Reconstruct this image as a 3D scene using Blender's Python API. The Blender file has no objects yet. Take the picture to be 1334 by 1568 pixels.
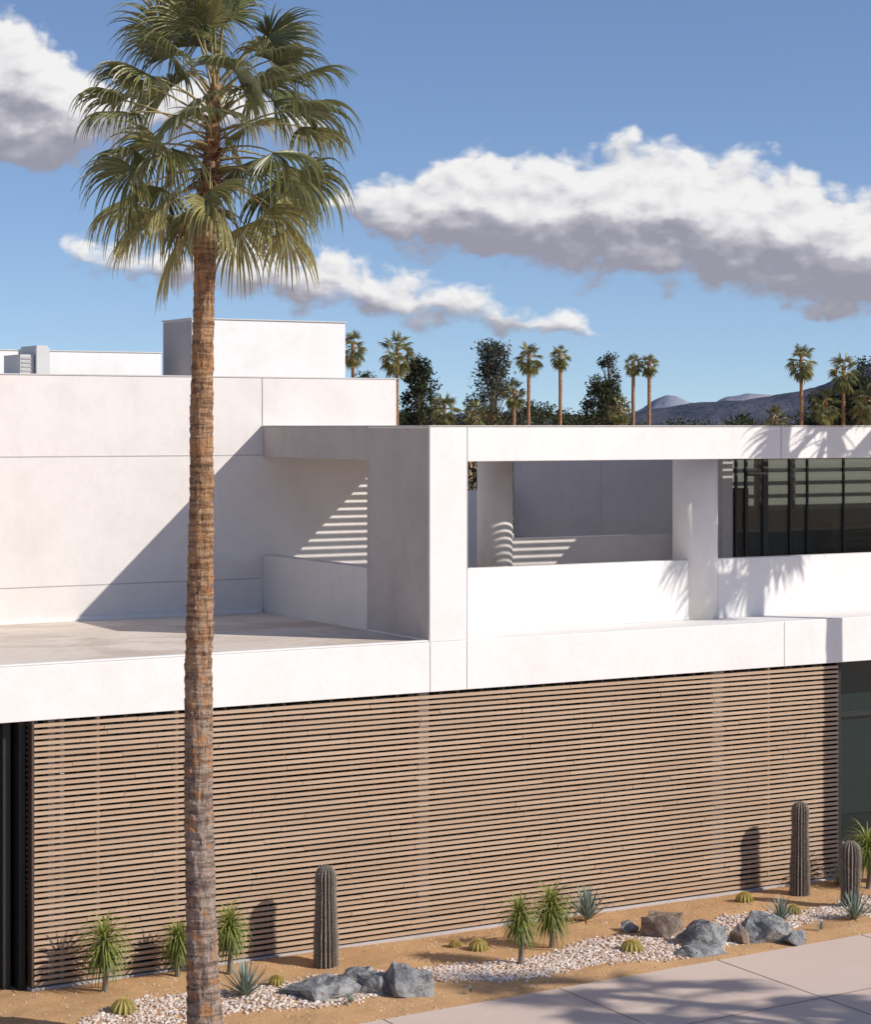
import bpy, math, random
import numpy as np
from mathutils import Vector, noise
random.seed(7); rnd=random.random
def U(a,b): return a+(b-a)*random.random()
scene=bpy.context.scene
scene.view_settings.view_transform='Standard'
try: scene.view_settings.look='None'
except Exception: pass
scene.view_settings.exposure=0

# ------------------------------------------------------------------ helpers
class MB:
    def __init__(s): s.v=[];s.f=[];s.m=[];s.t=[]
    def add(s,vs,fs,mat=0,tint=.5):
        o=len(s.v); s.v.extend([tuple(p) for p in vs])
        for f in fs:
            s.f.append(tuple(i+o for i in f)); s.m.append(mat); s.t.append(tint)
    def box(s,x0,x1,y0,y1,z0,z1,mat=0,tint=.5):
        s.add([(x0,y0,z0),(x1,y0,z0),(x1,y1,z0),(x0,y1,z0),(x0,y0,z1),(x1,y0,z1),(x1,y1,z1),(x0,y1,z1)],
              [(0,3,2,1),(4,5,6,7),(0,1,5,4),(1,2,6,5),(2,3,7,6),(3,0,4,7)],mat,tint)
    def build(s,name,mats,smooth=False,parent=None,loc=None,bevel=0):
        me=bpy.data.meshes.new(name); me.from_pydata(s.v,[],s.f)
        for m in mats: me.materials.append(m)
        me.polygons.foreach_set('material_index',s.m)
        if smooth: me.polygons.foreach_set('use_smooth',[True]*len(s.f))
        at=me.attributes.new('tint','FLOAT','FACE'); at.data.foreach_set('value',s.t)
        me.update()
        ob=bpy.data.objects.new(name,me); scene.collection.objects.link(ob)
        if parent: ob.parent=parent
        if loc: ob.location=loc
        if bevel:
            b=ob.modifiers.new('bevel','BEVEL'); b.width=bevel; b.segments=2; b.limit_method='ANGLE'
        return ob
def empty(name):
    e=bpy.data.objects.new(name,None); scene.collection.objects.link(e); e.empty_display_size=.5; return e

class NT:
    def __init__(s,tree,dims='3D'): s.t=tree; s.n=tree.nodes; s.l=tree.links; s.dims=dims
    def new(s,typ,**kw):
        n=s.n.new(typ)
        for k,v in kw.items(): setattr(n,k,v)
        return n
    def put(s,sock,val):
        if isinstance(val,bpy.types.NodeSocket): s.l.new(val,sock)
        elif val is not None: sock.default_value=val
    def math(s,op,a,b=None,c=None,clamp=False):
        n=s.new('ShaderNodeMath',operation=op); n.use_clamp=clamp
        s.put(n.inputs[0],a)
        if b is not None: s.put(n.inputs[1],b)
        if c is not None: s.put(n.inputs[2],c)
        return n.outputs[0]
    def vmath(s,op,a,b=None,sc=None):
        n=s.new('ShaderNodeVectorMath',operation=op); s.put(n.inputs[0],a)
        if b is not None: s.put(n.inputs[1],b)
        if sc is not None: s.put(n.inputs['Scale'],sc)
        return n.outputs[0]
    def mix(s,f,a,b,bt='MIX'):
        n=s.new('ShaderNodeMix',data_type='RGBA',blend_type=bt)
        s.put(n.inputs[0],f); s.put(n.inputs[6],a if isinstance(a,bpy.types.NodeSocket) else (*a[:3],1)); s.put(n.inputs[7],b if isinstance(b,bpy.types.NodeSocket) else (*b[:3],1))
        return n.outputs[2]
    def noise(s,vec,scale,detail=4,rough=.55,col=False,dist=0):
        n=s.new('ShaderNodeTexNoise'); n.noise_dimensions=s.dims; s.put(n.inputs['Vector'],vec); n.inputs['Scale'].default_value=scale
        n.inputs['Detail'].default_value=detail; n.inputs['Roughness'].default_value=rough; n.inputs['Distortion'].default_value=dist
        return n.outputs['Color' if col else 'Fac']
    def ramp(s,f,a,b,c0=0.,c1=1.):
        n=s.new('ShaderNodeMapRange',interpolation_type='SMOOTHSTEP'); s.put(n.inputs[0],f)
        n.inputs[1].default_value=a;n.inputs[2].default_value=b;n.inputs[3].default_value=c0;n.inputs[4].default_value=c1
        return n.outputs[0]

def mat(name,fn,rough=.8,spec=.3):
    m=bpy.data.materials.new(name); m.use_nodes=True
    t=NT(m.node_tree); bsdf=m.node_tree.nodes['Principled BSDF']
    bsdf.inputs['Roughness'].default_value=rough
    bsdf.inputs['Specular IOR Level'].default_value=spec
    fn(t,bsdf); return m
def coords(t): return t.new('ShaderNodeTexCoord').outputs['Object']
def scaled(t,v,sx,sy,sz): return t.vmath('MULTIPLY',v,(sx,sy,sz))
def bump(t,b,h,strength=.3,dist=.02):
    n=t.new('ShaderNodeBump'); n.inputs['Strength'].default_value=strength; n.inputs['Distance'].default_value=dist
    t.put(n.inputs['Height'],h); t.put(b.inputs['Normal'],n.outputs[0])
def tint(t): return t.new('ShaderNodeAttribute',attribute_name='tint').outputs['Fac']

def stucco(c1,c2,streak=.4):
    def fn(t,b):
        v=coords(t)
        big=t.noise(v,.35,4,.6); st=t.noise(scaled(t,v,1.6,1.6,.35),1.,4,.65); mid=t.noise(v,4.2,5,.75); blot=t.noise(v,1.3,4,.6,dist=.6)
        f=t.math('MULTIPLY_ADD',t.ramp(st,.45,.75),streak,t.math('MULTIPLY',t.ramp(big,.4,.7),.45),clamp=True)
        c=t.mix(f,c1,c2)
        c=t.mix(t.ramp(blot,.45,.7,0,.35),c,tuple(x*.95 for x in c2))
        c=t.mix(t.ramp(mid,.35,.75,0,.22),c,tuple(x*.88 for x in c2))
        t.put(b.inputs['Base Color'],c)
        bump(t,b,mid,.3,.02)
    return fn
M_white=mat('white_stucco',stucco((.79,.765,.74),(.72,.69,.66)),.85)
M_white2=mat('warm_stucco',stucco((.745,.70,.665),(.66,.61,.575)),.88)
M_grey=mat('grey_stucco_and_shade',stucco((.49,.445,.42),(.39,.35,.33),.4),.9)  # plinth grey; also paints shade on sides turned from the sun
M_rear_shade=mat('rear_shade_stucco',stucco((.42,.395,.405),(.36,.34,.35),.4),.9)  # dark violet tone paints sky-lit shade into the rear side wall
def roofdirt(t,b):
    v=coords(t); n=t.noise(v,.45,4,.55,dist=.8); n2=t.noise(v,6,4,.6); n3=t.noise(scaled(t,v,.3,1.2,1),1.1,3,.5,dist=1.5)
    c=t.mix(t.ramp(n,.38,.62),(.72,.62,.52),(.56,.46,.37)); c=t.mix(t.ramp(n3,.56,.6,0,.6),c,(.74,.66,.57)); c=t.mix(t.ramp(n2,.45,.85,0,.35),c,(.36,.3,.25))
    t.put(b.inputs['Base Color'],c); bump(t,b,n2,.3,.02)
M_roof=mat('dusty_roof_membrane',roofdirt,.9)
M_seam=mat('panel_joint',lambda t,b:t.put(b.inputs['Base Color'],t.mix(t.noise(coords(t),3),(.46,.44,.43),(.36,.34,.33))),.9)
M_cap=mat('metal_coping',lambda t,b:t.put(b.inputs['Base Color'],t.mix(t.noise(coords(t),2),(.62,.60,.58),(.5,.48,.46))),.5)
M_black=mat('black_metal_frame',lambda t,b:t.put(b.inputs['Base Color'],t.mix(t.noise(coords(t),5),(.018,.018,.02),(.03,.03,.03))),.45)
def wood(t,b):
    v=coords(t); n=t.noise(scaled(t,v,1.2,20,60),1.,5,.6); tt=tint(t)
    c=t.mix(n,(.53,.375,.255),(.35,.235,.155)); c=t.mix(t.math('MULTIPLY',tt,.5),c,(.57,.42,.30))
    c=t.mix(t.ramp(t.noise(v,.6,3),.4,.7,0,.25),c,(.34,.235,.16))
    t.put(b.inputs['Base Color'],c); bump(t,b,n,.2,.004)
M_wood=mat('wood_slat',wood,.65)
M_batten=mat('dark_batten',lambda t,b:t.put(b.inputs['Base Color'],t.mix(t.noise(coords(t),4),(.05,.035,.028),(.10,.07,.05))),.7)
def glassfn(base,tr,sp=.7):
    def fn(t,b):
        b.inputs['Roughness'].default_value=.03; b.inputs['IOR'].default_value=1.5; b.inputs['Specular IOR Level'].default_value=sp
        v=coords(t); c=t.mix(t.noise(v,.5,2),base,tuple(x*1.6 for x in base)); t.put(b.inputs['Base Color'],c)
        bump(t,b,t.noise(v,.8,1),.03,.02)
        out=t.n['Material Output']; tp=t.new('ShaderNodeBsdfTransparent'); tp.inputs[0].default_value=(.82,.88,.85,1)
        mx=t.new('ShaderNodeMixShader'); mx.inputs[0].default_value=tr
        t.l.new(b.outputs[0],mx.inputs[1]); t.l.new(tp.outputs[0],mx.inputs[2]); t.l.new(mx.outputs[0],out.inputs[0])
    return fn
M_glass=mat('tinted_window_glass',glassfn((.04,.045,.045),.65,.8),.03)
M_glass2=mat('dark_window_glass',glassfn((.012,.022,.022),.25,.5),.03)
M_int=mat('dark_interior',lambda t,b:t.put(b.inputs['Base Color'],t.mix(t.noise(coords(t),1.5),(.16,.14,.125),(.22,.19,.17))),.7)
M_int2=mat('gallery_wall',lambda t,b:t.put(b.inputs['Base Color'],t.mix(t.noise(coords(t),.8),(.50,.47,.42),(.42,.40,.36))),.8)
def sand(t,b):
    v=coords(t); n=t.noise(v,1.3,4,.6); f=t.noise(v,45,3,.7); g=t.noise(v,9,4,.7)
    c=t.mix(t.ramp(n,.35,.68),(.59,.345,.16),(.48,.27,.12)); c=t.mix(t.ramp(f,.35,.7,0,.55),c,(.67,.45,.26)); c=t.mix(t.ramp(g,.55,.8,0,.5),c,(.30,.17,.09))
    t.put(b.inputs['Base Color'],c); bump(t,b,t.math('ADD',f,g),.6,.03)
M_sand=mat('decomposed_granite',sand,.95,.1)
def concr(t,b):
    v=coords(t); n=t.noise(v,.5,4,.6); f=t.noise(v,70,3,.7); g=t.noise(v,5,5,.7)
    c=t.mix(n,(.68,.54,.45),(.59,.465,.385)); c=t.mix(t.ramp(f,.4,.75,0,.3),c,(.44,.35,.29)); c=t.mix(t.ramp(g,.5,.8,0,.3),c,(.76,.63,.54))
    t.put(b.inputs['Base Color'],c); bump(t,b,f,.2,.005)
M_conc=mat('pink_concrete',concr,.85,.2)
M_joint=mat('concrete_joint',lambda t,b:t.put(b.inputs['Base Color'],t.mix(t.noise(coords(t),3),(.22,.17,.14),(.30,.24,.2))),.9)
def rampcol(t,f,a,b_,c_,mid=.5):
    r=t.new('ShaderNodeValToRGB'); t.put(r.inputs[0],f); e=r.color_ramp.elements
    e[0].color=(*a,1); e[1].color=(*c_,1); x=e.new(mid); x.color=(*b_,1); return r.outputs[0]
M_peb=mat('gravel_stone',lambda t,b:t.put(b.inputs['Base Color'],rampcol(t,tint(t),(.30,.20,.14),(.62,.48,.39),(.78,.71,.64),.45)),.85,.2)
def rock(a,b_,c_):
    def fn(t,b):
        v=coords(t); n=t.noise(v,3.5,6,.7,dist=.6); f=t.noise(v,22,4,.7); g=t.noise(scaled(t,v,1,1,4),2.,4,.6)
        c=t.mix(t.ramp(n,.38,.62),a,b_); c=t.mix(t.ramp(g,.52,.66,0,.8),c,c_); c=t.mix(t.ramp(f,.5,.8,0,.5),c,tuple(x*.45 for x in a))
        t.put(b.inputs['Base Color'],c); bump(t,b,t.math('ADD',n,t.math('MULTIPLY',f,.5)),.9,.08)
    return fn
M_rock1=mat('blue_grey_rock',rock((.20,.205,.21),(.38,.375,.36),(.11,.115,.125)),.85,.2)
M_rock2=mat('brown_rock',rock((.25,.17,.12),(.40,.32,.26),(.14,.12,.12)),.85,.2)
def leaf(a,b_,c_,tr=.25):
    def fn(t,b):
        col=rampcol(t,tint(t),a,b_,c_)
        c=t.mix(t.ramp(t.noise(coords(t),7,2),.35,.7,0,.35),col,tuple(x*.6 for x in b_))
        t.put(b.inputs['Base Color'],c)
        if tr<=0: return
        out=t.n['Material Output']; tl=t.new('ShaderNodeBsdfTranslucent'); t.put(tl.inputs[0],t.mix(.5,c,c_))
        mx=t.new('ShaderNodeMixShader'); mx.inputs[0].default_value=tr
        t.l.new(b.outputs[0],mx.inputs[1]); t.l.new(tl.outputs[0],mx.inputs[2]); t.l.new(mx.outputs[0],out.inputs[0])
    return fn
M_frond=mat('palm_frond_green',leaf((.075,.10,.045),(.21,.225,.09),(.52,.46,.20),.2),.36,.6)
M_petiole=mat('palm_petiole',leaf((.16,.15,.06),(.32,.26,.11),(.38,.29,.13),0),.5,.4)
M_dead=mat('dead_frond_brown',leaf((.07,.035,.02),(.20,.10,.05),(.36,.22,.12),0),.85,.1)
def trunkf(t,b):
    v=coords(t); z=t.new('ShaderNodeSeparateXYZ'); t.put(z.inputs[0],v); zz=z.outputs[2]
    patch=t.noise(scaled(t,v,3.5,3.5,2.4),1.6,5,.7,dist=.5); fib=t.noise(scaled(t,v,28,28,2.5),1.,5,.7); rng=t.noise(scaled(t,v,1.5,1.5,15),1.,4,.65); cell=t.noise(scaled(t,v,9,9,14),1.,4,.7)
    up=t.ramp(zz,2.5,7.5)
    dark=t.mix(up,(.17,.125,.10),(.20,.11,.06)); light=t.mix(up,(.37,.29,.24),(.45,.27,.15))
    c=t.mix(t.ramp(rng,.38,.6),dark,light)
    c=t.mix(t.ramp(patch,.52,.6,0,.8),c,(.46,.225,.10)); c=t.mix(t.ramp(cell,.55,.66,0,.6),c,(.43,.34,.27)); c=t.mix(t.ramp(fib,.5,.68,0,.75),c,(.07,.045,.033)); c=t.mix(t.ramp(patch,.3,.42,.6,0),c,(.11,.08,.063))
    t.put(b.inputs['Base Color'],c); bump(t,b,t.math('ADD',t.math('MULTIPLY',fib,.8),t.math('ADD',cell,rng)),1.,.04)
M_trunk=mat('palm_trunk_bark',trunkf,.9,.1)
M_bark=mat('tree_bark',lambda t,b:t.put(b.inputs['Base Color'],t.mix(t.noise(coords(t),6),(.14,.11,.09),(.25,.21,.17))),.9)
M_fol=mat('tree_foliage',leaf((.022,.03,.018),(.05,.062,.03),(.10,.105,.05),.15),.6,.2)
M_fol2=mat('eucalyptus_foliage',leaf((.035,.045,.035),(.08,.09,.068),(.15,.15,.11),.15),.6,.2)
M_cact=mat('columnar_cactus_skin',leaf((.075,.07,.055),(.16,.135,.105),(.33,.27,.22),.0),.8,.1)
M_spine=mat('cactus_spine',lambda t,b:t.put(b.inputs['Base Color'],t.mix(t.noise(coords(t),20),(.42,.33,.27),(.62,.52,.45))),.7)
M_gold=mat('golden_cactus_spine',lambda t,b:t.put(b.inputs['Base Color'],t.mix(t.noise(coords(t),20),(.62,.47,.12),(.75,.62,.28))),.7)
M_barrel=mat('barrel_cactus_skin',leaf((.14,.13,.04),(.36,.30,.09),(.6,.48,.17),.0),.8,.1)
M_yucca=mat('yucca_leaf',leaf((.07,.11,.02),(.20,.24,.05),(.42,.42,.11),.2),.5,.4)
M_agave=mat('agave_leaf',leaf((.13,.18,.15),(.23,.29,.24),(.38,.42,.34),.0),.5,.3)
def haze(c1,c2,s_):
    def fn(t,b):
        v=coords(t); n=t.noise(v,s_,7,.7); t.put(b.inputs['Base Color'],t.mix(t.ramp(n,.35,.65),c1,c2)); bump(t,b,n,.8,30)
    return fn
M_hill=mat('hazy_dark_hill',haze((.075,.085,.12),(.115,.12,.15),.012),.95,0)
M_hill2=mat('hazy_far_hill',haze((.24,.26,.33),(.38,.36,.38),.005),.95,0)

# ------------------------------------------------------------------ world / sun
SUN=Vector((3.8,-4.3,3.59)).normalized()
el=math.asin(SUN.z); az=math.atan2(SUN.x,SUN.y)
w=bpy.data.worlds.new("World"); scene.world=w; w.use_nodes=True
try: w.cycles.sampling_method='MANUAL'; w.cycles.sample_map_resolution=256
except Exception: pass
T=NT(w.node_tree,'2D'); T.n.clear()
out=T.new('ShaderNodeOutputWorld')
tc=T.new('ShaderNodeTexCoord'); sp=T.new('ShaderNodeSeparateXYZ'); T.put(sp.inputs[0],tc.outputs['Generated'])
sky=T.new('ShaderNodeTexSky',sky_type='NISHITA'); sky.sun_disc=False; sky.sun_elevation=el; sky.sun_rotation=az
sky.altitude=200; sky.air_density=1.0; sky.dust_density=.35; sky.ozone_density=1.3
lift=T.new('ShaderNodeCombineXYZ'); T.put(lift.inputs[0],sp.outputs[0]); T.put(lift.inputs[1],sp.outputs[1]); T.put(lift.inputs[2],T.math('MULTIPLY_ADD',T.math('MAXIMUM',sp.outputs[2],0.),1.35,.10))
T.put(sky.inputs[0],T.vmath('NORMALIZE',lift.outputs[0]))
hs=T.new('ShaderNodeHueSaturation'); hs.inputs['Saturation'].default_value=1.10; hs.inputs['Hue'].default_value=.508; hs.inputs['Value'].default_value=1.0; T.put(hs.inputs['Color'],sky.outputs[0])
bg=T.new('ShaderNodeBackground'); bg.inputs[1].default_value=.145
T.l.new(hs.outputs[0],bg.inputs[0])
grp=bpy.data.node_groups.new('cloud_density','ShaderNodeTree')
grp.interface.new_socket('P',in_out='INPUT',socket_type='NodeSocketVector')
grp.interface.new_socket('D',in_out='OUTPUT',socket_type='NodeSocketFloat')
grp.interface.new_socket('H',in_out='OUTPUT',socket_type='NodeSocketFloat')
G=NT(grp,'2D'); gi=G.new('NodeGroupInput'); go=G.new('NodeGroupOutput'); P=gi.outputs[0]
def half(c): return G.vmath('SUBTRACT',c,(.5,.5,.5))
Ps=G.vmath('MULTIPLY',P,(1,1.7,1))
w1=G.vmath('SCALE',half(G.noise(Ps,20,1,.5,col=True)),sc=.016)
w2=G.vmath('SCALE',half(G.noise(Ps,85,2,.5,col=True)),sc=.006)
P2=G.vmath('ADD',P,G.vmath('ADD',w1,w2))
sep=G.new('ShaderNodeSeparateXYZ'); G.put(sep.inputs[0],P2); uu,vv=sep.outputs[0],sep.outputs[1]
sx=G.math('DIVIDE',G.math('ADD',uu,.4),.9,clamp=True)
CL=[ ([(-64,98),(-46,114),(-21,125),(4,130),(23,136),(57,132),(85,137),(116,136),(150,130),(184,119),(207,113),(300,95),(400,60)],
      [(-64,104),(-46,93),(-21,85),(4,78),(23,74),(85,66),(116,63),(150,57),(184,50),(207,47),(300,50),(400,66)]),
     ([(-190,70),(-176,84),(-129,90),(-52,85),(-33,82),(-8,77),(10,70),(29,65),(57,60),(76,53),(92,38)],
      [(-190,80),(-176,69),(-129,63),(-52,53),(10,42),(57,37),(76,37),(92,46)]),
     ([(-390,208),(-207,198),(-176,180),(-157,168),(-83,158),(-58,153),(-38,138)],
      [(-390,110),(-207,117),(-176,117),(-157,125),(-83,129),(-58,131),(-38,146)]),
     ([(-390,240),(-207,222),(-150,211),(-100,184)],[(-390,190),(-207,203),(-150,200),(-100,200)])]
def curve(pts):
    n=G.new('ShaderNodeFloatCurve'); c=n.mapping.curves[0]
    q=[((u/1000+.4)/.9,v/250.) for u,v in pts]
    q=[(0,q[0][1])]+q+[(1,q[-1][1])]
    c.points[0].location=q[0]; c.points[1].location=q[-1]
    for p in q[1:-1]: c.points.new(*p)
    n.mapping.update(); G.put(n.inputs['Value'],sx); return G.math('MULTIPLY',n.outputs[0],.25)
S=None;H=None
for tp,bs in CL:
    ct=G.math('SUBTRACT',curve(tp),vv); cbse=G.math('SUBTRACT',vv,curve(bs))
    a=G.math('MINIMUM',ct,cbse); h_=G.math('DIVIDE',cbse,G.math('MAXIMUM',G.math('ADD',ct,cbse),.008))
    if S is None: S,H=a,h_
    else:
        g=G.math('GREATER_THAN',a,S); H=G.math('ADD',G.math('MULTIPLY',g,h_),G.math('MULTIPLY',G.math('SUBTRACT',1.,g),H)); S=G.math('MAXIMUM',S,a)
S=G.math('MINIMUM',G.math('DIVIDE',S,.010),3.6)
S=G.math('MAXIMUM',S,-4.)
n1=G.math('SUBTRACT',G.noise(Ps,36,8,.53),.5)
vo=G.new('ShaderNodeTexVoronoi',feature='F1'); vo.voronoi_dimensions='2D'; G.put(vo.inputs['Vector'],G.vmath('MULTIPLY',P2,(1,1.3,1))); vo.inputs['Scale'].default_value=52
vo.inputs['Detail'].default_value=2.; vo.inputs['Roughness'].default_value=.45
pf=G.math('SUBTRACT',.42,vo.outputs['Distance'])
D=G.math('ADD',S,G.math('ADD',G.math('MULTIPLY',n1,2.3),G.math('MULTIPLY',pf,.95)))
G.l.new(D,go.inputs[0]); G.l.new(H,go.inputs[1])
azn=T.math('SUBTRACT',T.math('ARCTAN2',sp.outputs[0],sp.outputs[1]),math.radians(30))
eln=T.math('ARCSINE',sp.outputs[2])
cb=T.new('ShaderNodeCombineXYZ'); T.put(cb.inputs[0],azn); T.put(cb.inputs[1],eln); P0=cb.outputs[0]
def dens(off):
    g=T.new('ShaderNodeGroup'); g.node_tree=grp; T.put(g.inputs[0],T.vmath('ADD',P0,off)); return g.outputs
g0=dens((0,0,0)); D0=g0[0]; D2=dens((.0028,.0055,0))[0]
alpha=T.ramp(D0,-.1,.9)
rel=T.math('SUBTRACT',D0,D2)
lowf=T.math('SUBTRACT',T.noise(T.vmath('MULTIPLY',P0,(1,2.2,1)),24,3,.5),.5)
Hn=T.math('ADD',g0[1],T.math('MULTIPLY',lowf,.8))
lit=T.math('ADD',T.ramp(Hn,.18,.62,.05,.72),T.math('MULTIPLY',rel,T.ramp(Hn,.1,.6,.16,.36)))
cr=T.new('ShaderNodeValToRGB'); T.put(cr.inputs[0],lit); e=cr.color_ramp.elements
e[0].color=(.33,.325,.39,1); e[1].color=(.94,.93,.92,1); x=e.new(.35); x.color=(.50,.49,.55,1); x=e.new(.72); x.color=(.80,.79,.81,1)
bgc=T.new('ShaderNodeBackground'); T.l.new(cr.outputs[0],bgc.inputs[0]); bgc.inputs[1].default_value=.97
mx=T.new('ShaderNodeMixShader'); T.l.new(T.math('MULTIPLY',alpha,.97),mx.inputs[0]); T.l.new(bg.outputs[0],mx.inputs[1]); T.l.new(bgc.outputs[0],mx.inputs[2]); T.l.new(mx.outputs[0],out.inputs[0])

sl=bpy.data.lights.new('sun','SUN'); sl.energy=4.6; sl.angle=math.radians(.5); sl.color=(1,.945,.865)
so=bpy.data.objects.new('sun',sl); scene.collection.objects.link(so); so.rotation_euler=SUN.to_track_quat('Z','Y').to_euler(); so.location=(20,-20,40)

# ------------------------------------------------------------------ camera
cam=bpy.data.cameras.new('camera'); co=bpy.data.objects.new('camera',cam); scene.collection.objects.link(co)
co.location=(0,0,8.5); co.rotation_euler=(math.radians(90),0,math.radians(-30))
cam.sensor_fit='VERTICAL'; cam.sensor_height=36; cam.sensor_width=30.6; cam.lens=74.1; cam.shift_y=-131/1568
cam.clip_start=.5; cam.clip_end=30000
scene.camera=co

# ------------------------------------------------------------------ building
B=empty('modernist_museum_building')
def part(name,x0,x1,y0,y1,z0,z1,m,bev=.012):
    b=MB(); b.box(x0,x1,y0,y1,z0,z1); return b.build(name,[m],parent=B,bevel=bev)
part('floor_slab_fascia',-8,45,30.4,60,4.08,4.91,M_white)
part('roof_deck',-8,17.43,30.52,36.86,4.912,4.922,M_roof,0)
part('roof_edge_curb',-8,17.43,30.403,30.515,4.912,4.945,M_white)
part('terrace_floor',18.2,45,31.8,43.7,4.912,4.922,M_roof,0)
part('upper_left_volume',-8,20.39,36.88,43,4.9,9.44,M_white2)
part('upper_left_coping',-8.01,20.41,36.865,43.01,9.44,9.462,M_cap,0)
part('wall_base_flashing',-8,17.40,36.82,36.878,4.915,5.0,M_white,0)
part('corner_pier',17.44,18.17,30.4,32.588,4.91,8.5,M_white)
part('corner_pier_shade_sheet',17.436,17.4398,30.44,32.588,4.95,8.47,M_grey,0)  # thin grey sheet, shade painted over the white pier's left side
part('front_beam',18.172,45,30.403,30.95,7.91,8.5,M_white)
part('side_beam',17.443,18.0,32.592,36.878,7.91,8.5,M_grey)  # darker stucco puts the beam's shade into its colour
part('side_parapet_wall',17.443,17.75,32.592,36.878,4.91,6.02,M_white2)
part('front_parapet_wall',18.172,23.62,31.5,31.75,4.91,6.02,M_white)
part('front_parapet_wall_right',24.3,45,31.5,31.75,4.91,6.02,M_white)
part('beam_coping',17.42,45,30.385,30.97,8.5,8.518,M_cap,0)
part('side_coping',17.42,18.02,30.975,36.87,8.5,8.518,M_cap,0)
def cyl(name,x,y,r,z0,z1,m):
    b=MB(); n=48; vs=[];fs=[]
    for z in (z0,z1):
        for i in range(n): a=2*math.pi*i/n; vs.append((x+r*math.cos(a),y+r*math.sin(a),z))
    for i in range(n): fs.append((i,(i+1)%n,n+(i+1)%n,n+i))
    fs.append(tuple(range(n))[::-1]); fs.append(tuple(range(n,2*n)))
    b.add(vs,fs); return b.build(name,[m],smooth=False,parent=B)
for nm,xx,yy,r,z1,m in (('round_front_column',23.96,31.76,.42,7.91,M_white),('round_rear_column',22.75,36.95,.37,8.12,M_white2)):
    c=cyl(nm,xx,yy,r,4.91,z1,m); 
    for p in c.data.polygons: p.use_smooth=len(p.vertices)==4
part('rear_parapet_wall',23.05,27.49,36.9,37.15,4.91,6.18,M_white2)
part('rear_side_wall',27.5,27.78,35.5,43.8,4.91,8.42,M_rear_shade)
part('far_terrace_wall',20.4,27.49,43.8,44.1,4.91,6.94,M_white)
part('solid_roof_left',18.01,20.38,30.96,36.87,8.1,8.4,M_white2)
part('solid_roof_rear',22.3,27.1,34.72,36.98,8.12,8.4,M_white2)
part('porch_roof',27.12,45,30.96,34.2,8.1,8.4,M_white2)
part('light_gap_roof_front',27.8,45,35.4,36.5,8.1,8.43,M_white2)
part('light_gap_roof_back',27.8,45,38.5,50,8.1,8.43,M_white2)  # gap ahead of this roof is added to let sun into the room
part('penthouse_block',19.0,22.9,43.9,45.6,9.0,10.93,M_white)
part('penthouse_shade_sheet',18.994,18.999,43.95,45.55,9.5,10.9,M_grey,0)  # grey sheet painting shade on the white block's left face
part('penthouse_coping',18.97,22.93,43.87,45.63,10.93,10.955,M_cap,0)
part('rear_roof_wall',-8,18.3,44,46,9.0,10.14,M_white)
part('rear_roof_coping',-8,18.32,43.98,46.02,10.14,10.165,M_cap,0)
h=MB(); h.box(13.65,13.93,40,41,9.45,9.92); h.box(13.95,14.22,39.9,41,9.45,10.05); h.box(13.97,14.20,39.95,40.9,10.05,10.10)
for k in range(5): h.box(13.68,13.90,39.985,39.998,9.5+k*.08,9.54+k*.08,1)
h.build('rooftop_vent_unit',[M_cap,M_seam],parent=B)
s=MB()
s.box(-8,17.43,36.874,36.8795,7.94,7.957); s.box(-8,17.40,36.874,36.8795,5.565,5.582)
s.box(17.425,17.44,36.872,36.8785,8.52,9.44)
for X in (17.45,18.165,24.98): s.box(X-.007,X+.007,30.396,30.3995,4.09,4.905)
s.box(24.9,24.914,30.398,30.4025,7.92,8.495); s.box(18.163,18.177,30.397,30.3998,4.92,8.49)
s.box(17.434,17.4425,32.583,32.597,4.93,8.49)
s.box(27.493,27.4995,40.0,40.02,4.93,8.4); s.box(27.493,27.4995,37.2,43.7,6.24,6.26)
s.build('panel_joints',[M_seam],parent=B)
sl_=MB(); y=31.0
while y<36.6:
    sl_.box(20.39,22.3,y,y+.05,8.2,8.26)
    if y<34.65: sl_.box(22.301,27.11,y,y+.05,8.2,8.26)
    y+=.18
y=34.25
while y<35.35:
    sl_.box(27.12,45,y,y+.05,8.2,8.26); y+=.18
y=36.6
while y<38.45:
    sl_.box(27.8,45,y,y+.04,8.2,8.26); y+=.36  # slats across the added roof gap, thinning the sun on the room wall
sl_.build('pergola_slats',[M_white],parent=B)
part('upper_glazing',27.8,45,35.5,35.52,4.93,8.09,M_glass,0)
f=MB()
for X,wd in ((27.84,.05),(28.1,.06),(28.62,.14),(29.3,.035),(29.78,.04),(30.8,.04),(32.2,.05),(33.6,.05)): f.box(X-wd/2,X+wd/2,35.45,35.498,4.93,8.09)
f.box(27.8,45,35.42,35.497,8.0,8.095); f.box(28.1,28.62,35.41,35.497,7.45,7.52)
f.build('upper_window_frames',[M_black],parent=B)
it=MB(); it.box(28,45,38.6,38.8,6.55,8.09,2); it.box(28,45,38.58,38.8,4.93,6.549,0); it.box(29.5,30.1,37.9,38.2,4.93,7.1,1); it.box(32.2,33.6,37.5,38.0,4.93,6.3,1)
it.box(30.9,30.96,38.5,38.57,6.55,8.09,1); it.box(31.9,31.96,38.5,38.57,6.55,8.09,1)
it.build('upper_room_interior',[M_int,M_batten,M_int2],parent=B)
part('lower_glazing',-8,45,31.3,31.33,0,4.075,M_glass2,0)
f=MB(); X=-7.5
while X<45:
    f.box(X-.03,X+.03,31.2,31.298,0,4.075); X+=1.5
f.box(-8,45,31.22,31.297,0.0,.15); f.box(-8,45,31.22,31.297,2.9,2.97)
f.box(10.22,10.34,30.75,31.15,0,4.075); f.box(10.42,10.52,30.6,31.15,0,4.075)
f.box(26.45,26.55,30.65,31.15,0,4.075)
f.build('lower_window_frames',[M_black],parent=B)
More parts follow.
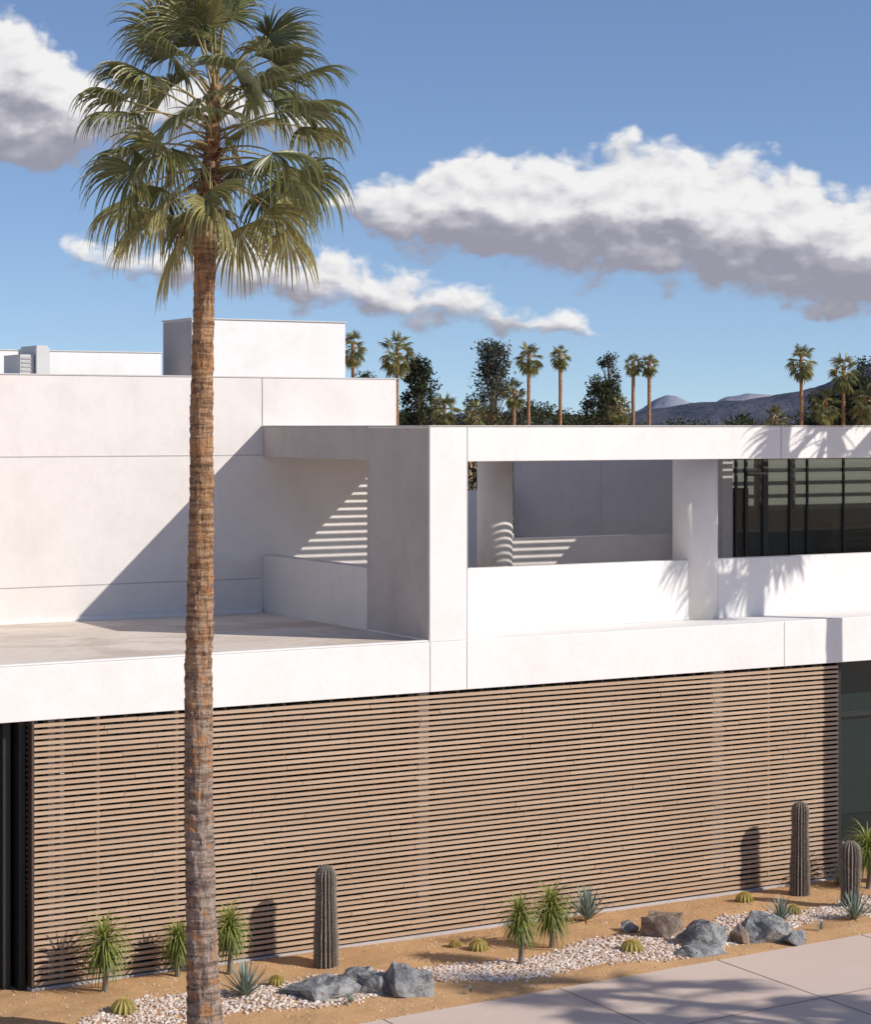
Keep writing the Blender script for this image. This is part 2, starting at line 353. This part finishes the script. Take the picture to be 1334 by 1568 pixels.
it=MB(); it.box(-8,45,34,34.2,0,4.07,0); it.box(-8,45,31.35,34,-.01,.02,0); it.build('lower_interior',[M_int],parent=B)
c=MB()
for X in (11.1,17.55,23.8): c.box(X-.13,X+.13,30.85,31.1,0,4.075)
c.build('screen_support_columns',[M_white],parent=B)
part('screen_plinth',10.55,26.35,30.40,30.62,-.1,.06,M_grey)
sc=MB(); N=45; per=(4.06-.09)/N
for i in range(N):
    z=.09+i*per; x=10.6; first=True
    while x<26.3:
        L=U(1.6,3.4) if not first else U(.6,2.6); first=False
        x1=min(26.3,x+L)
        if 26.3-x1<.4: x1=26.3
        dy=U(-.004,.004); dz=U(-.003,.003)
        sc.box(x+.003,x1-.003,30.43+dy,30.475+dy,z+dz,z+.049+dz,0,rnd()); x=x1
sc.build('horizontal_slats',[M_wood],parent=B)
bt=MB(); x=10.65; 
while x<26.3:
    bt.box(x-.025,x+.025,30.482,30.56,.07,4.07,0 if rnd()<.93 else 1); x+=.38+U(-.10,.12)
bt.box(10.56,10.597,30.42,30.6,.07,4.075,0)
bt.build('slat_battens',[M_batten,M_wood],parent=B)

# ------------------------------------------------------------------ ground
def grid(name,x0,x1,y0f,y1f,nx,ny,zf,m):
    b=MB(); vs=[];fs=[]
    for i in range(nx+1):
        X=x0+(x1-x0)*i/nx; ya=y0f(X); yb=y1f(X)
        for j in range(ny+1):
            Y=ya+(yb-ya)*j/ny; vs.append((X,Y,zf(X,Y)))
    for i in range(nx):
        for j in range(ny):
            a=i*(ny+1)+j; fs.append((a,a+ny+1,a+ny+2,a+1))
    b.add(vs,fs); return b.build(name,[m],smooth=True)
pe=lambda X:25.8+.045*X
def zb(X,Y):
    e=min(1,(Y-pe(X))/.5)*min(1,max(0,(30.5-Y)/.3)); return .012+e*(.03+.05*noise.noise(Vector((X*.6,Y*.8,0)))+.015*noise.noise(Vector((X*3,Y*3,5))))
b=MB(); b.add([(-9000,-9000,-.05),(9000,-9000,-.05),(9000,9000,-.05),(-9000,9000,-.05)],[(0,1,2,3)]); b.build('desert_ground',[M_sand])
grid('planting_bed_sand',0,42,lambda X:pe(X)-.05,lambda X:30.9,420,60,zb,M_sand)
b=MB(); b.add([(-30,-40,.03),(70,-40,.03),(70,pe(70),.03),(-30,pe(-30),.03),(-30,pe(-30),-.06),(70,pe(70),-.06)],[(0,1,2,3),(3,2,5,4)]); b.build('concrete_path',[M_conc])
b=MB()
for k in range(14):
    X=2+k*3.1; b.add([(X,pe(X),.034),(X+.02,pe(X),.034),(X+.02+.0,5,.034),(X,5,.034)],[(0,1,2,3)])
for Y in (23.2,19.8,16.4): b.add([(-10,Y-.4,.035),(60,Y+.045*70-.4,.035),(60,Y+.045*70-.38,.035),(-10,Y-.38,.035)],[(0,1,2,3)])
b.build('path_joints',[M_joint])
def gy(X): 
    c=28.1+.25*math.sin(X*.55+.6)+.12*math.sin(X*1.7); wv=.58+.16*math.sin(X*.9+2)+.1*math.sin(X*2.3); 
    return c-wv,c+wv
ico_v=[]; ph=(1+5**.5)/2
for a_,b_ in ((-1,ph),(1,ph),(-1,-ph),(1,-ph)): ico_v.append((a_,b_,0))
for a_,b_ in ((-1,ph),(1,ph),(-1,-ph),(1,-ph)): ico_v.append((0,a_,b_))
for a_,b_ in ((ph,-1),(ph,1),(-ph,-1),(-ph,1)): ico_v.append((a_,0,b_))
ico_v=np.array(ico_v)/1.9
ico_f=np.array([(0,11,5),(0,5,1),(0,1,7),(0,7,10),(0,10,11),(1,5,9),(5,11,4),(11,10,2),(10,7,6),(7,1,8),(3,9,4),(3,4,2),(3,2,6),(3,6,8),(3,8,9),(4,9,5),(2,4,11),(6,2,10),(8,6,7),(9,8,1)])
def pebbles(name,pts,smin,smax,tr=(0,1)):
    rs=np.random.RandomState(3); n=len(pts); V=np.zeros((n,12,3)); F=np.zeros((n,20,3),int); tt=np.zeros((n,20))
    for i,(X,Y,Z) in enumerate(pts):
        s_=rs.uniform(smin,smax); a=rs.uniform(0,6.28); sc_=np.array([s_*rs.uniform(.8,1.4),s_*rs.uniform(.7,1.1),s_*rs.uniform(.5,.9)])
        q=ico_v*(1+rs.uniform(-.18,.18,(12,1)))*sc_; ca,sa=math.cos(a),math.sin(a)
        V[i,:,0]=q[:,0]*ca-q[:,1]*sa+X; V[i,:,1]=q[:,0]*sa+q[:,1]*ca+Y; V[i,:,2]=q[:,2]+Z+s_*.25
        F[i]=ico_f+12*i; tt[i]=rs.uniform(*tr)
    me=bpy.data.meshes.new(name); me.from_pydata(V.reshape(-1,3).tolist(),[],F.reshape(-1,3).tolist()); me.materials.append(M_peb)
    at=me.attributes.new('tint','FLOAT','FACE'); at.data.foreach_set('value',tt.reshape(-1)); me.update()
    o=bpy.data.objects.new(name,me); scene.collection.objects.link(o)
pts=[]
while len(pts)<15000:
    X=U(8,29); a_,b_=gy(X); Y=U(a_-.12,b_+.12)
    if (Y<a_ or Y>b_) and rnd()<.75: continue
    if Y<pe(X)+.12: continue
    pts.append((X,Y,zb(X,Y)))
pebbles('white_gravel',pts,.014,.036,(.15,1))
pts=[]
while len(pts)<4500:
    X=U(8,29); Y=U(pe(X)+.02,30.38); pts.append((X,Y,zb(X,Y)-.004))
pebbles('scattered_pebbles',pts,.006,.02,(0,.6))

# ------------------------------------------------------------------ rocks
import bmesh
def boulder(x,y,w_,d_,h_,rot,m,seed):
    rs=random.Random(seed); bm=bmesh.new()
    for i in range(15):
        th=rs.uniform(0,6.28); zz=rs.uniform(-.2,1); r=(1-max(0,zz)**3*.45)*rs.uniform(.75,1.1)
        bm.verts.new((math.cos(th)*r*w_/2,math.sin(th)*r*d_/2,zz*h_*rs.uniform(.8,1.0)))
    bmesh.ops.convex_hull(bm,input=bm.verts)
    for v in [v for v in bm.verts if not v.link_faces]: bm.verts.remove(v)
    bmesh.ops.triangulate(bm,faces=bm.faces[:])
    bmesh.ops.subdivide_edges(bm,edges=bm.edges[:],cuts=5,use_grid_fill=True)
    for v in bm.verts:
        nn=v.co.normalized()
        v.co+=nn*.06*w_*noise.fractal(v.co*4/max(w_,.4)+Vector((seed,0,0)),1,2,5)
        q=noise.noise(v.co*6+Vector((seed*2,3,0))); v.co+=nn*.02*(1 if q>.1 else 0)*w_
    bmesh.ops.recalc_face_normals(bm,faces=bm.faces)
    me=bpy.data.meshes.new('boulder'); bm.to_mesh(me); bm.free(); me.materials.append(m)
    o=bpy.data.objects.new('boulder',me); scene.collection.objects.link(o); o.location=(x,y,.0); o.rotation_euler=(0,0,rot)
for i,(x,y,w_,d_,h_,m) in enumerate([(14.15,28.0,1.25,.85,.40,M_rock1),(15.05,28.45,.6,.4,.36,M_rock1),(15.35,27.45,.85,.55,.64,M_rock1),(14.95,27.75,.6,.5,.42,M_rock1),
   (20.85,28.5,.95,.7,.54,M_rock2),(20.55,29.1,.4,.35,.22,M_rock1),(21.05,27.6,.9,.6,.52,M_rock1),(20.6,27.2,.95,.5,.2,M_rock1),(22.05,27.3,.95,.65,.66,M_rock1),(21.6,27.4,.4,.35,.36,M_rock2),(22.4,27.0,.5,.4,.3,M_rock1)]):
    boulder(x,y,w_,d_,h_,-.5+.3*math.sin(i*2.),m,i*3+1)

# ------------------------------------------------------------------ plants
Zp=Vector((0,0,1))
def strip(mb,p,d,L,wd,droop,n=5,mat_=0,tint_=.5,prof=None,fold=.25):
    d=d.normalized(); side=d.cross(Zp)
    if side.length<.05: side=Vector((1,0,0))
    side.normalize(); vs=[];fs=[]; pos=p.copy()
    for i in range(n+1):
        t=i/n; w_=wd*(prof(t) if prof else (1-t**1.6)*(.6+.4*min(1,t*4)))
        nrm=side.cross(d).normalized()
        vs+= [pos-side*w_+nrm*w_*fold,pos.copy(),pos+side*w_+nrm*w_*fold]
        d=(d+Vector((0,0,-droop*(t+.15)/n))).normalized(); pos=pos+d*(L/n)
    for i in range(n):
        a=3*i; fs+=[(a,a+1,a+4,a+3),(a+1,a+2,a+5,a+4)]
    mb.add(vs,fs,mat_,tint_)
def tube(mb,pts,rs_,n=8,mat_=0,tint_=.5):
    vs=[];fs=[]
    for i,p in enumerate(pts):
        d=(pts[min(i+1,len(pts)-1)]-pts[max(i-1,0)]).normalized(); a=d.cross(Vector((.3,1,.1))).normalized(); b_=d.cross(a)
        for k in range(n):
            th=2*math.pi*k/n; vs.append(p+(a*math.cos(th)+b_*math.sin(th))*rs_[i])
    for i in range(len(pts)-1):
        for k in range(n): fs.append((i*n+k,i*n+(k+1)%n,(i+1)*n+(k+1)%n,(i+1)*n+k))
    mb.add(vs,fs,mat_,tint_)
def yucca(x,y,h_,r):
    mb=MB(); z0=.03; c=Vector((0,0,h_-r*.72))
    tube(mb,[Vector((0,0,-.05)),Vector((U(-.02,.02),U(-.02,.02),h_*.3)),c],[.05,.038,.045],8,1,.5)
    for i in range(200):
        a=i*2.39996; e_=math.radians(78-125*(i/200)**.75)
        d=Vector((math.cos(a)*math.cos(e_),math.sin(a)*math.cos(e_),math.sin(e_)))
        strip(mb,c+Vector((0,0,.10*(1-i/100))),d,r*U(1.2,1.75),.019,U(2.4,4.2),7,0,min(1,max(0,.75-.6*i/200+U(-.22,.22))))
    for i in range(40):
        a=U(0,6.28); strip(mb,c-Vector((0,0,.08)),Vector((math.cos(a),math.sin(a),-1.)),r*.8,.012,1.5,4,2,rnd())
    mb.build('yucca_plant',[M_yucca,M_bark,M_dead],loc=(x,y,z0))
for a in [(11.5,29.85,1.0,.40),(17.7,28.0,.97,.31),(18.75,28.7,.9,.37),(13.55,29.85,.92,.32),(12.75,30.0,.75,.26),(26.2,29.5,1.02,.40)]: yucca(*a)
def agave(x,y,h_,n=60,m=None):
    mb=MB()
    for i in range(n):
        a=i*2.39996; e_=math.radians(86-66*(i/n))
        d=Vector((math.cos(a)*math.cos(e_),math.sin(a)*math.cos(e_),math.sin(e_)))
        strip(mb,Vector((0,0,.02)),d,h_*U(.85,1.12),.022*h_/.5,U(-.15,.35),4,0,min(1,max(0,.5+U(-.4,.4))))
    mb.build('agave_plant',[m or M_agave],loc=(x,y,.03))
for a in [(13.2,28.5,.56),(20.3,29.95,.6),(23.1,28.2,.46),(24.3,27.7,.5),(25.9,29.9,.5)]: agave(*a)
for a in [(14.35,27.35,.2,26),(23.3,27.4,.2,26),(24.9,27.9,.25,26),(16.2,27.0,.14,20)]: agave(*a)
def cactus(x,y,h_,r,name='columnar_cactus'):
    mb=MB(); ribs=18; ns=ribs*4; nr=46; vs=[];fs=[]
    ph_=U(0,6)
    def rad(t):
        if t>1-r*1.1/h_: q=(t-(1-r*1.1/h_))/(r*1.1/h_); rr=math.sqrt(max(0,1-q*q))
        else: rr=1
        return r*rr*(.90+.08*math.sin(t*5+ph_)+.02*math.sin(t*23+ph_))
    lean=Vector((U(-.03,.03),U(-.03,.03),0))
    for j in range(nr+1):
        t=j/nr
        for k in range(ns):
            th=2*math.pi*k/ns; rr=rad(t)*(1+.10*math.cos(ribs*th)); vs.append((rr*math.cos(th)+lean.x*t,rr*math.sin(th)+lean.y*t,t*h_-.03))
    for j in range(nr):
        for k in range(ns):
            tt=(.5+.5*math.cos(ribs*2*math.pi*(k+.5)/ns))
            fs.append(((j*ns+k,j*ns+(k+1)%ns,(j+1)*ns+(k+1)%ns,(j+1)*ns+k),tt))
    mb.v=vs
    for f_,tt in fs: mb.f.append(f_); mb.m.append(0); mb.t.append(min(1,tt*.9))
    for k in range(ribs):
        th=2*math.pi*k/ribs
        for j in range(int(h_/.035)):
            t=(j+U(.2,.8))*.035/h_
            if t>.995: continue
            rr=rad(t)*1.10; p=Vector((rr*math.cos(th)+lean.x*t,rr*math.sin(th)+lean.y*t,t*h_-.03))
            for q in range(5):
                d=Vector((math.cos(th)+U(-.7,.7),math.sin(th)+U(-.7,.7),U(-.6,.9))).normalized(); s_=d.cross(Zp).normalized()*.0026
                mb.add([p-s_,p+s_,p+d*U(.025,.055)],[(0,1,2)],1)
    mb.build(name,[M_cact,M_spine],loc=(x,y,.03),smooth=False)
cactus(15.1,29.6,1.6,.185); cactus(24.8,29.75,1.72,.17); cactus(24.9,28.5,1.2,.18)
def barrel(x,y,r):
    mb=MB(); ribs=14; ns=ribs*3; nr=10; vs=[]
    for j in range(nr+1):
        e_=-.5+(math.pi/2+.5)*j/nr
        for k in range(ns):
            th=2*math.pi*k/ns; rr=r*math.cos(e_)*(1+.08*math.cos(ribs*th)); vs.append((rr*math.cos(th),rr*math.sin(th),r*.8*(math.sin(e_)+.45)))
    mb.v=vs
    for j in range(nr):
        for k in range(ns): mb.f.append((j*ns+k,j*ns+(k+1)%ns,(j+1)*ns+(k+1)%ns,(j+1)*ns+k)); mb.m.append(0); mb.t.append(.3+.4*(k%3==0))
    for i in range(900):
        th=2*math.pi*random.randrange(ribs)/ribs; e_=U(-.3,1.5); n_=Vector((math.cos(th)*math.cos(e_),math.sin(th)*math.cos(e_),math.sin(e_)))
        p=Vector((n_.x*r*1.05,n_.y*r*1.05,r*.8*(n_.z+.45))); d=(n_+Vector((U(-.7,.7),U(-.7,.7),U(-.7,.7)))).normalized(); s_=d.cross(Vector((.3,.2,1))).normalized()*.0035
        mb.add([p-s_,p+s_,p+d*U(.02,.06)],[(0,1,2)],1)
    mb.build('golden_barrel_cactus',[M_barrel,M_gold],loc=(x,y,.03))
for a in [(17.6,29.1,.15),(19.7,27.8,.17),(23.5,29.7,.15),(23.7,28.6,.12),(11.3,28.6,.17),(13.9,28.9,.11),(17.4,29.5,.09)]: barrel(*a)

# ------------------------------------------------------------------ palms
def fan(mb,p,az_,e_,lp,R,nseg,nst,droop,tb,mp,mf,sag=.5,thick=1.):
    d=Vector((math.cos(az_)*math.cos(e_),math.sin(az_)*math.cos(e_),math.sin(e_)))
    pts=[p.copy()]; q=p.copy()
    for i in range(5):
        d=(d+Vector((0,0,-sag/5))).normalized(); q=q+d*lp/5; pts.append(q.copy())
    tube(mb,pts,[.022*thick,.018*thick,.015*thick,.012*thick,.011*thick,.009*thick],4 if nseg>20 else 3,mp,min(1,max(0,tb+.1)))
    side=d.cross(Zp)
    if side.length<.1: side=Vector((-math.sin(az_),math.cos(az_),0))
    side.normalize(); roll=U(-.9,.9); nrm=side.cross(d).normalized(); side=(side*math.cos(roll)+nrm*math.sin(roll)).normalized(); nrm=side.cross(d).normalized()
    TH=math.radians(U(84,110)); dth=2*TH/(nseg-1); cup=U(.1,.5)
    for k in range(nseg):
        th=-TH+dth*k+U(-.012,.012)
        e=(d*math.cos(th)+side*math.sin(th)-nrm*(cup*abs(math.sin(th))-.1)).normalized()
        L=R*(.80+.20*math.cos(th*.8))*U(.84,1.1); dd=e.copy(); pos=q.copy(); sd=e.cross(nrm).normalized()
        dr=droop*U(.6,1.4); vs=[];fs=[]; ta=min(1,max(0,tb+U(-.16,.16)))
        for i in range(nst+1):
            t=i/nst
            wj=L*t*math.tan(dth/2)*1.05; wt=L*.47*math.tan(dth/2)*max(0,1-((t-.42)/.58)**.9) if t>.42 else 9
            w_=min(wj,wt)+.0012; nn=sd.cross(dd).normalized()
            fo=.7*w_
            vs+=[pos-sd*w_+nn*fo,pos-nn*fo,pos+sd*w_+nn*fo]
            k_=dr*max(0,t-.22)**1.0*4.2/nst
            dd=(dd+Vector((U(-.035,.035),U(-.035,.035),-k_))).normalized(); pos=pos+dd*(L/nst)
        for i in range(nst):
            a=3*i; fs+=[(a,a+1,a+4,a+3),(a+1,a+2,a+5,a+4)]
        mb.add(vs,fs,mf,ta)
def palm(name,x,y,pts_c,prof,hz0,hz1,nleaf,lp,R,nseg,nst,ringstep=.045,seed=1,stubs=40,nsides=28,emin=-36,thick=1.,dmul=1.,emax=80,epow=.8):
    random.seed(seed); tr=MB(); top=hz1; n=int(top/ringstep); vs=[]
    so=Vector((seed*3.1,0,0))
    for j in range(n+1):
        z=top*j/n; c=pts_c(z); r=prof(z)
        for k in range(nsides):
            th=2*math.pi*k/nsides
            cyc=(z*6.2+.25*math.sin(th+z*.7)+.6*noise.noise(Vector((math.cos(th)*.8,math.sin(th)*.8,z*2))))%1
            saw=(cyc-.5)*.09
            chip=.05 if noise.noise(Vector((math.cos(th)*3.,math.sin(th)*3.,z*5))+so)>.3 else 0
            rr=r*(1+saw+chip+.045*noise.fractal(Vector((math.cos(th)*2.2,math.sin(th)*2.2,z*3))+so,1,2,4)+.02*math.sin(th*9+z*4))
            vs.append((c.x+rr*math.cos(th),c.y+rr*math.sin(th),z-.05))
    fs=[(j*nsides+k,j*nsides+(k+1)%nsides,(j+1)*nsides+(k+1)%nsides,(j+1)*nsides+k) for j in range(n) for k in range(nsides)]
    tr.add(vs,fs,0,.5)
    E=empty(name); E.location=(x,y,0)
    tr.build('trunk',[M_trunk],smooth=False,parent=E)
    cr_=MB()
    for i in range(nleaf):
        f=i/(nleaf-1)
        a=i*2.39996+U(-.3,.3); z=hz1-(hz1-hz0)*f**.9
        e_=math.radians(emax-(emax-emin)*f**epow+U(-14,14)); c=pts_c(z)
        p=Vector((c.x+.06*math.cos(a),c.y+.06*math.sin(a),z))
        k=.7+.3*min(1,f*2.5)
        fan(cr_,p,a,e_,lp*k*U(.75,1.15),R*U(.84,1.12)*(.85+.15*min(1,f*4)),nseg,nst,(U(.5,1.1)+.9*min(1,f*1.6))*dmul,min(1,max(0,.44+U(-.3,.4)+(.2 if f>.88 else 0))),1,0,sag=.25+.6*f+U(-.1,.25),thick=thick)
    for i in range(stubs):
        a=U(0,6.28); z=U(hz0-.5,hz1-.5); c=pts_c(z); p=Vector((c.x,c.y,z))
        d=Vector((math.cos(a),math.sin(a),U(.1,1.2))); strip(cr_,p+Vector((math.cos(a),math.sin(a),0))*.05,d,U(.2,.42),U(.02,.04)*thick,U(-.3,.8),3,2,rnd(),prof=lambda t:1-.5*t)
    for i in range(int(stubs*1.8)):
        a=U(0,6.28); z=U(hz0-.55,hz0+.3); c=pts_c(z); p=Vector((c.x,c.y,z))+Vector((math.cos(a),math.sin(a),0))*.12
        strip(cr_,p,Vector((math.cos(a),math.sin(a),-.2)),U(.2,.55),U(.006,.02)*thick,2.5,4,2,rnd())
    cr_.build('crown',[M_frond,M_petiole,M_dead],parent=E)
    return E
R_=Vector((.866,-.5,0))
def interp(z,tab):
    for (a,va),(b_,vb) in zip(tab,tab[1:]):
        if z<=b_: t=max(0,(z-a)/(b_-a)); return va+(vb-va)*t
    return tab[-1][1]
lean=[(0,.01),(1.0,-.03),(3.4,-.09),(5.3,-.085),(7.2,-.05),(9.,-.045),(11,.0),(13.1,.14),(13.6,.16)]
rad=[(0,.26),(.6,.23),(2,.2),(5,.188),(8,.16),(10.5,.14),(11.15,.165),(11.8,.14),(12.6,.10),(13.4,.05)]
palm('fan_palm_tree',11.75,26.70,lambda z:R_*interp(z,lean),lambda z:interp(z,rad),11.75,13.45,54,1.16,1.0,38,9,ringstep=.022,seed=17,stubs=100,nsides=48,emin=-4,dmul=1.45,epow=.75)
st=lambda z:Vector((0,0,0))
palm('fan_palm_tree',29.0,27.2,st,lambda z:.17-.003*z,10.2,11.8,34,1.0,.95,22,5,seed=5,nsides=14,ringstep=.2)
palm('fan_palm_tree',29.6,12.6,st,lambda z:.17-.003*z,9.6,11.2,34,.95,.95,22,5,seed=6,nsides=14,ringstep=.2)
far=[(102.5,194.8,18.5,1.7),(106.5,192.5,18.5,2.1),(118.4,185.6,17.4,1.6),(121.3,184,17.1,1.25),(117.1,186.4,13.5,1.4),(127.9,180.2,16.2,1.1),(129.3,179.3,16.2,1.15),(126.7,180.9,11.8,1.4),
     (143.1,171.4,17.2,1.8),(146.9,169.2,16.3,1.9),(110.8,190.1,12.2,1.8),(113.5,188.5,11.4,1.5),(149,168.3,13.2,1.9),(145.3,170.1,12.6,1.7),(151,167,15.,1.6),(116,189,10.8,1.4),(141,173,10.8,1.5)]
for i,(x,y,h_,r) in enumerate(far):
    palm('distant_fan_palm_tree',x,y,st,lambda z:.2,h_-r*1.5,h_-r*.75,30,r*.5,r*.62,13,4,seed=20+i,stubs=14,nsides=6,ringstep=1.,thick=2.5,emin=-45)
def leaves(mb,rs,c,R3,n,size,tb,sq):
    for k in range(n):
        v=rs.normal(size=3); v/=np.linalg.norm(v); q=c+Vector(v)*R3*rs.uniform(.2,1.15); q.z=c.z+(q.z-c.z)*sq
        n1=Vector(rs.normal(size=3)).normalized(); n2=n1.cross(Vector(rs.normal(size=3))).normalized(); s_=size*rs.uniform(.6,1.3)
        mb.add([q-n1*s_,q+n2*s_*.5,q+n1*s_,q-n2*s_*.5],[(0,1,2,3)],0,min(1,max(0,tb+rs.uniform(-.25,.25))))
def tree(name,x,y,h_,r,nclump,nleaf,size,m,seed,zlow=.35,squash=.7):
    rs=np.random.RandomState(seed); random.seed(seed); mb=MB()
    tube(mb,[Vector((0,0,0)),Vector((.1,0,h_*.3)),Vector((0,.1,h_*.6)),Vector((0,0,h_*.85))],[.3,.22,.12,.04],6,1)
    for i in range(nclump):
        t=rs.uniform(zlow,1); a=rs.uniform(0,6.28); rr=r*math.sqrt(rs.uniform(0,1))*(1-.55*max(0,(t-.6)/.4)); c=Vector((rr*math.cos(a),rr*math.sin(a),h_*t*.95))
        tube(mb,[Vector((0,0,h_*t*.6)),c*.6+Vector((0,0,h_*t*.3)),c],[.07,.04,.015],4,1)
        leaves(mb,rs,c,rs.uniform(.5,1.)*r*.42,nleaf,size,rs.uniform(.1,.8),squash)
    return mb.build(name,[m,M_bark],loc=(x,y,0))
tree('broadleaf_tree',113.5,200,16.6,2.4,90,80,.18,M_fol,1,.45,1.)
tree('broadleaf_tree',108.6,203,14.6,3.0,80,80,.18,M_fol,2,.4,.9)
tree('eucalyptus_tree',120.4,196,18.4,3.1,80,80,.17,M_fol2,3,.45,1.1)
tree('broadleaf_tree',130.9,190,14.0,3.0,95,75,.18,M_fol,4,.45,1.)
tree('eucalyptus_tree',132.3,191,17.0,1.8,30,55,.16,M_fol2,5,.6,1.1)
tree('broadleaf_tree',154.,175,14.5,3.4,80,70,.18,M_fol,6,.45,.9)
tree('broadleaf_tree',151,177,12.5,3.0,70,70,.18,M_fol,8,.45,.9)
tree('broadleaf_tree',157,176,16.5,3.4,80,70,.18,M_fol,12,.45,.9)
tree('broadleaf_tree',52,86.,7.6,2.6,50,60,.14,M_fol,14,.3,.9)
tree('broadleaf_tree',56,88.,7.2,2.6,40,60,.14,M_fol,15,.3,.9)
rs=np.random.RandomState(9); mb=MB()
for i in range(320):
    t=i/320; D_=rs.uniform(235,300); a=-.06+.32*t+rs.uniform(-.004,.004); x=D_*(.5+.866*a); y=D_*(.866-.5*a); h_=10.1+rs.uniform(-1,1.)*.8+.9*math.sin(t*23)+.5*math.sin(t*61)+(1. if t>.74 else 0)-(1.6 if .50<t<.72 else 0)
    r=rs.uniform(1.0,2.2)
    leaves(mb,rs,Vector((x,y,h_-r)),r,130,.22,rs.uniform(.1,.75),1.)
mb.build('distant_trees',[M_fol])
def hills(name,D0,prof_,m,seed,amp):
    mb=MB(); nu=300; nv=26; vs=[]
    for i in range(nu+1):
        a=-.12+.5*i/nu
        for j in range(nv+1):
            t=j/nv; D_=D0*(1+.22*t); x=D_*(.5+.866*a); y=D_*(.866-.5*a)
            hh=interp(a*1000,prof_)*D0/1000+8.5
            k=math.sin(min(1,t/.6)*math.pi/2)**1.3 if t<.6 else 1-.4*(t-.6)
            z=hh*k+ (noise.fractal(Vector((x,y,0))/ (D0*.03)+Vector((seed,0,0)),1,2.1,6))*amp*hh*.5*(.3+.7*k)
            vs.append((x,y,z-5))
    fs=[(i*(nv+1)+j,(i+1)*(nv+1)+j,(i+1)*(nv+1)+j+1,i*(nv+1)+j+1) for i in range(nu) for j in range(nv)]
    mb.add(vs,fs); mb.build(name,[m],smooth=True)
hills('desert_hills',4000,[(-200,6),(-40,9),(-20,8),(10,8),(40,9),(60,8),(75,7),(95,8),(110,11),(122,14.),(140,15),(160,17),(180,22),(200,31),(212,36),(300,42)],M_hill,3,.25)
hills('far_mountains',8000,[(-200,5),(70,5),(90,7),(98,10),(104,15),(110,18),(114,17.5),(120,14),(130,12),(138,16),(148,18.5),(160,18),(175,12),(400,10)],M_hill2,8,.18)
print('done', len(bpy.data.objects))
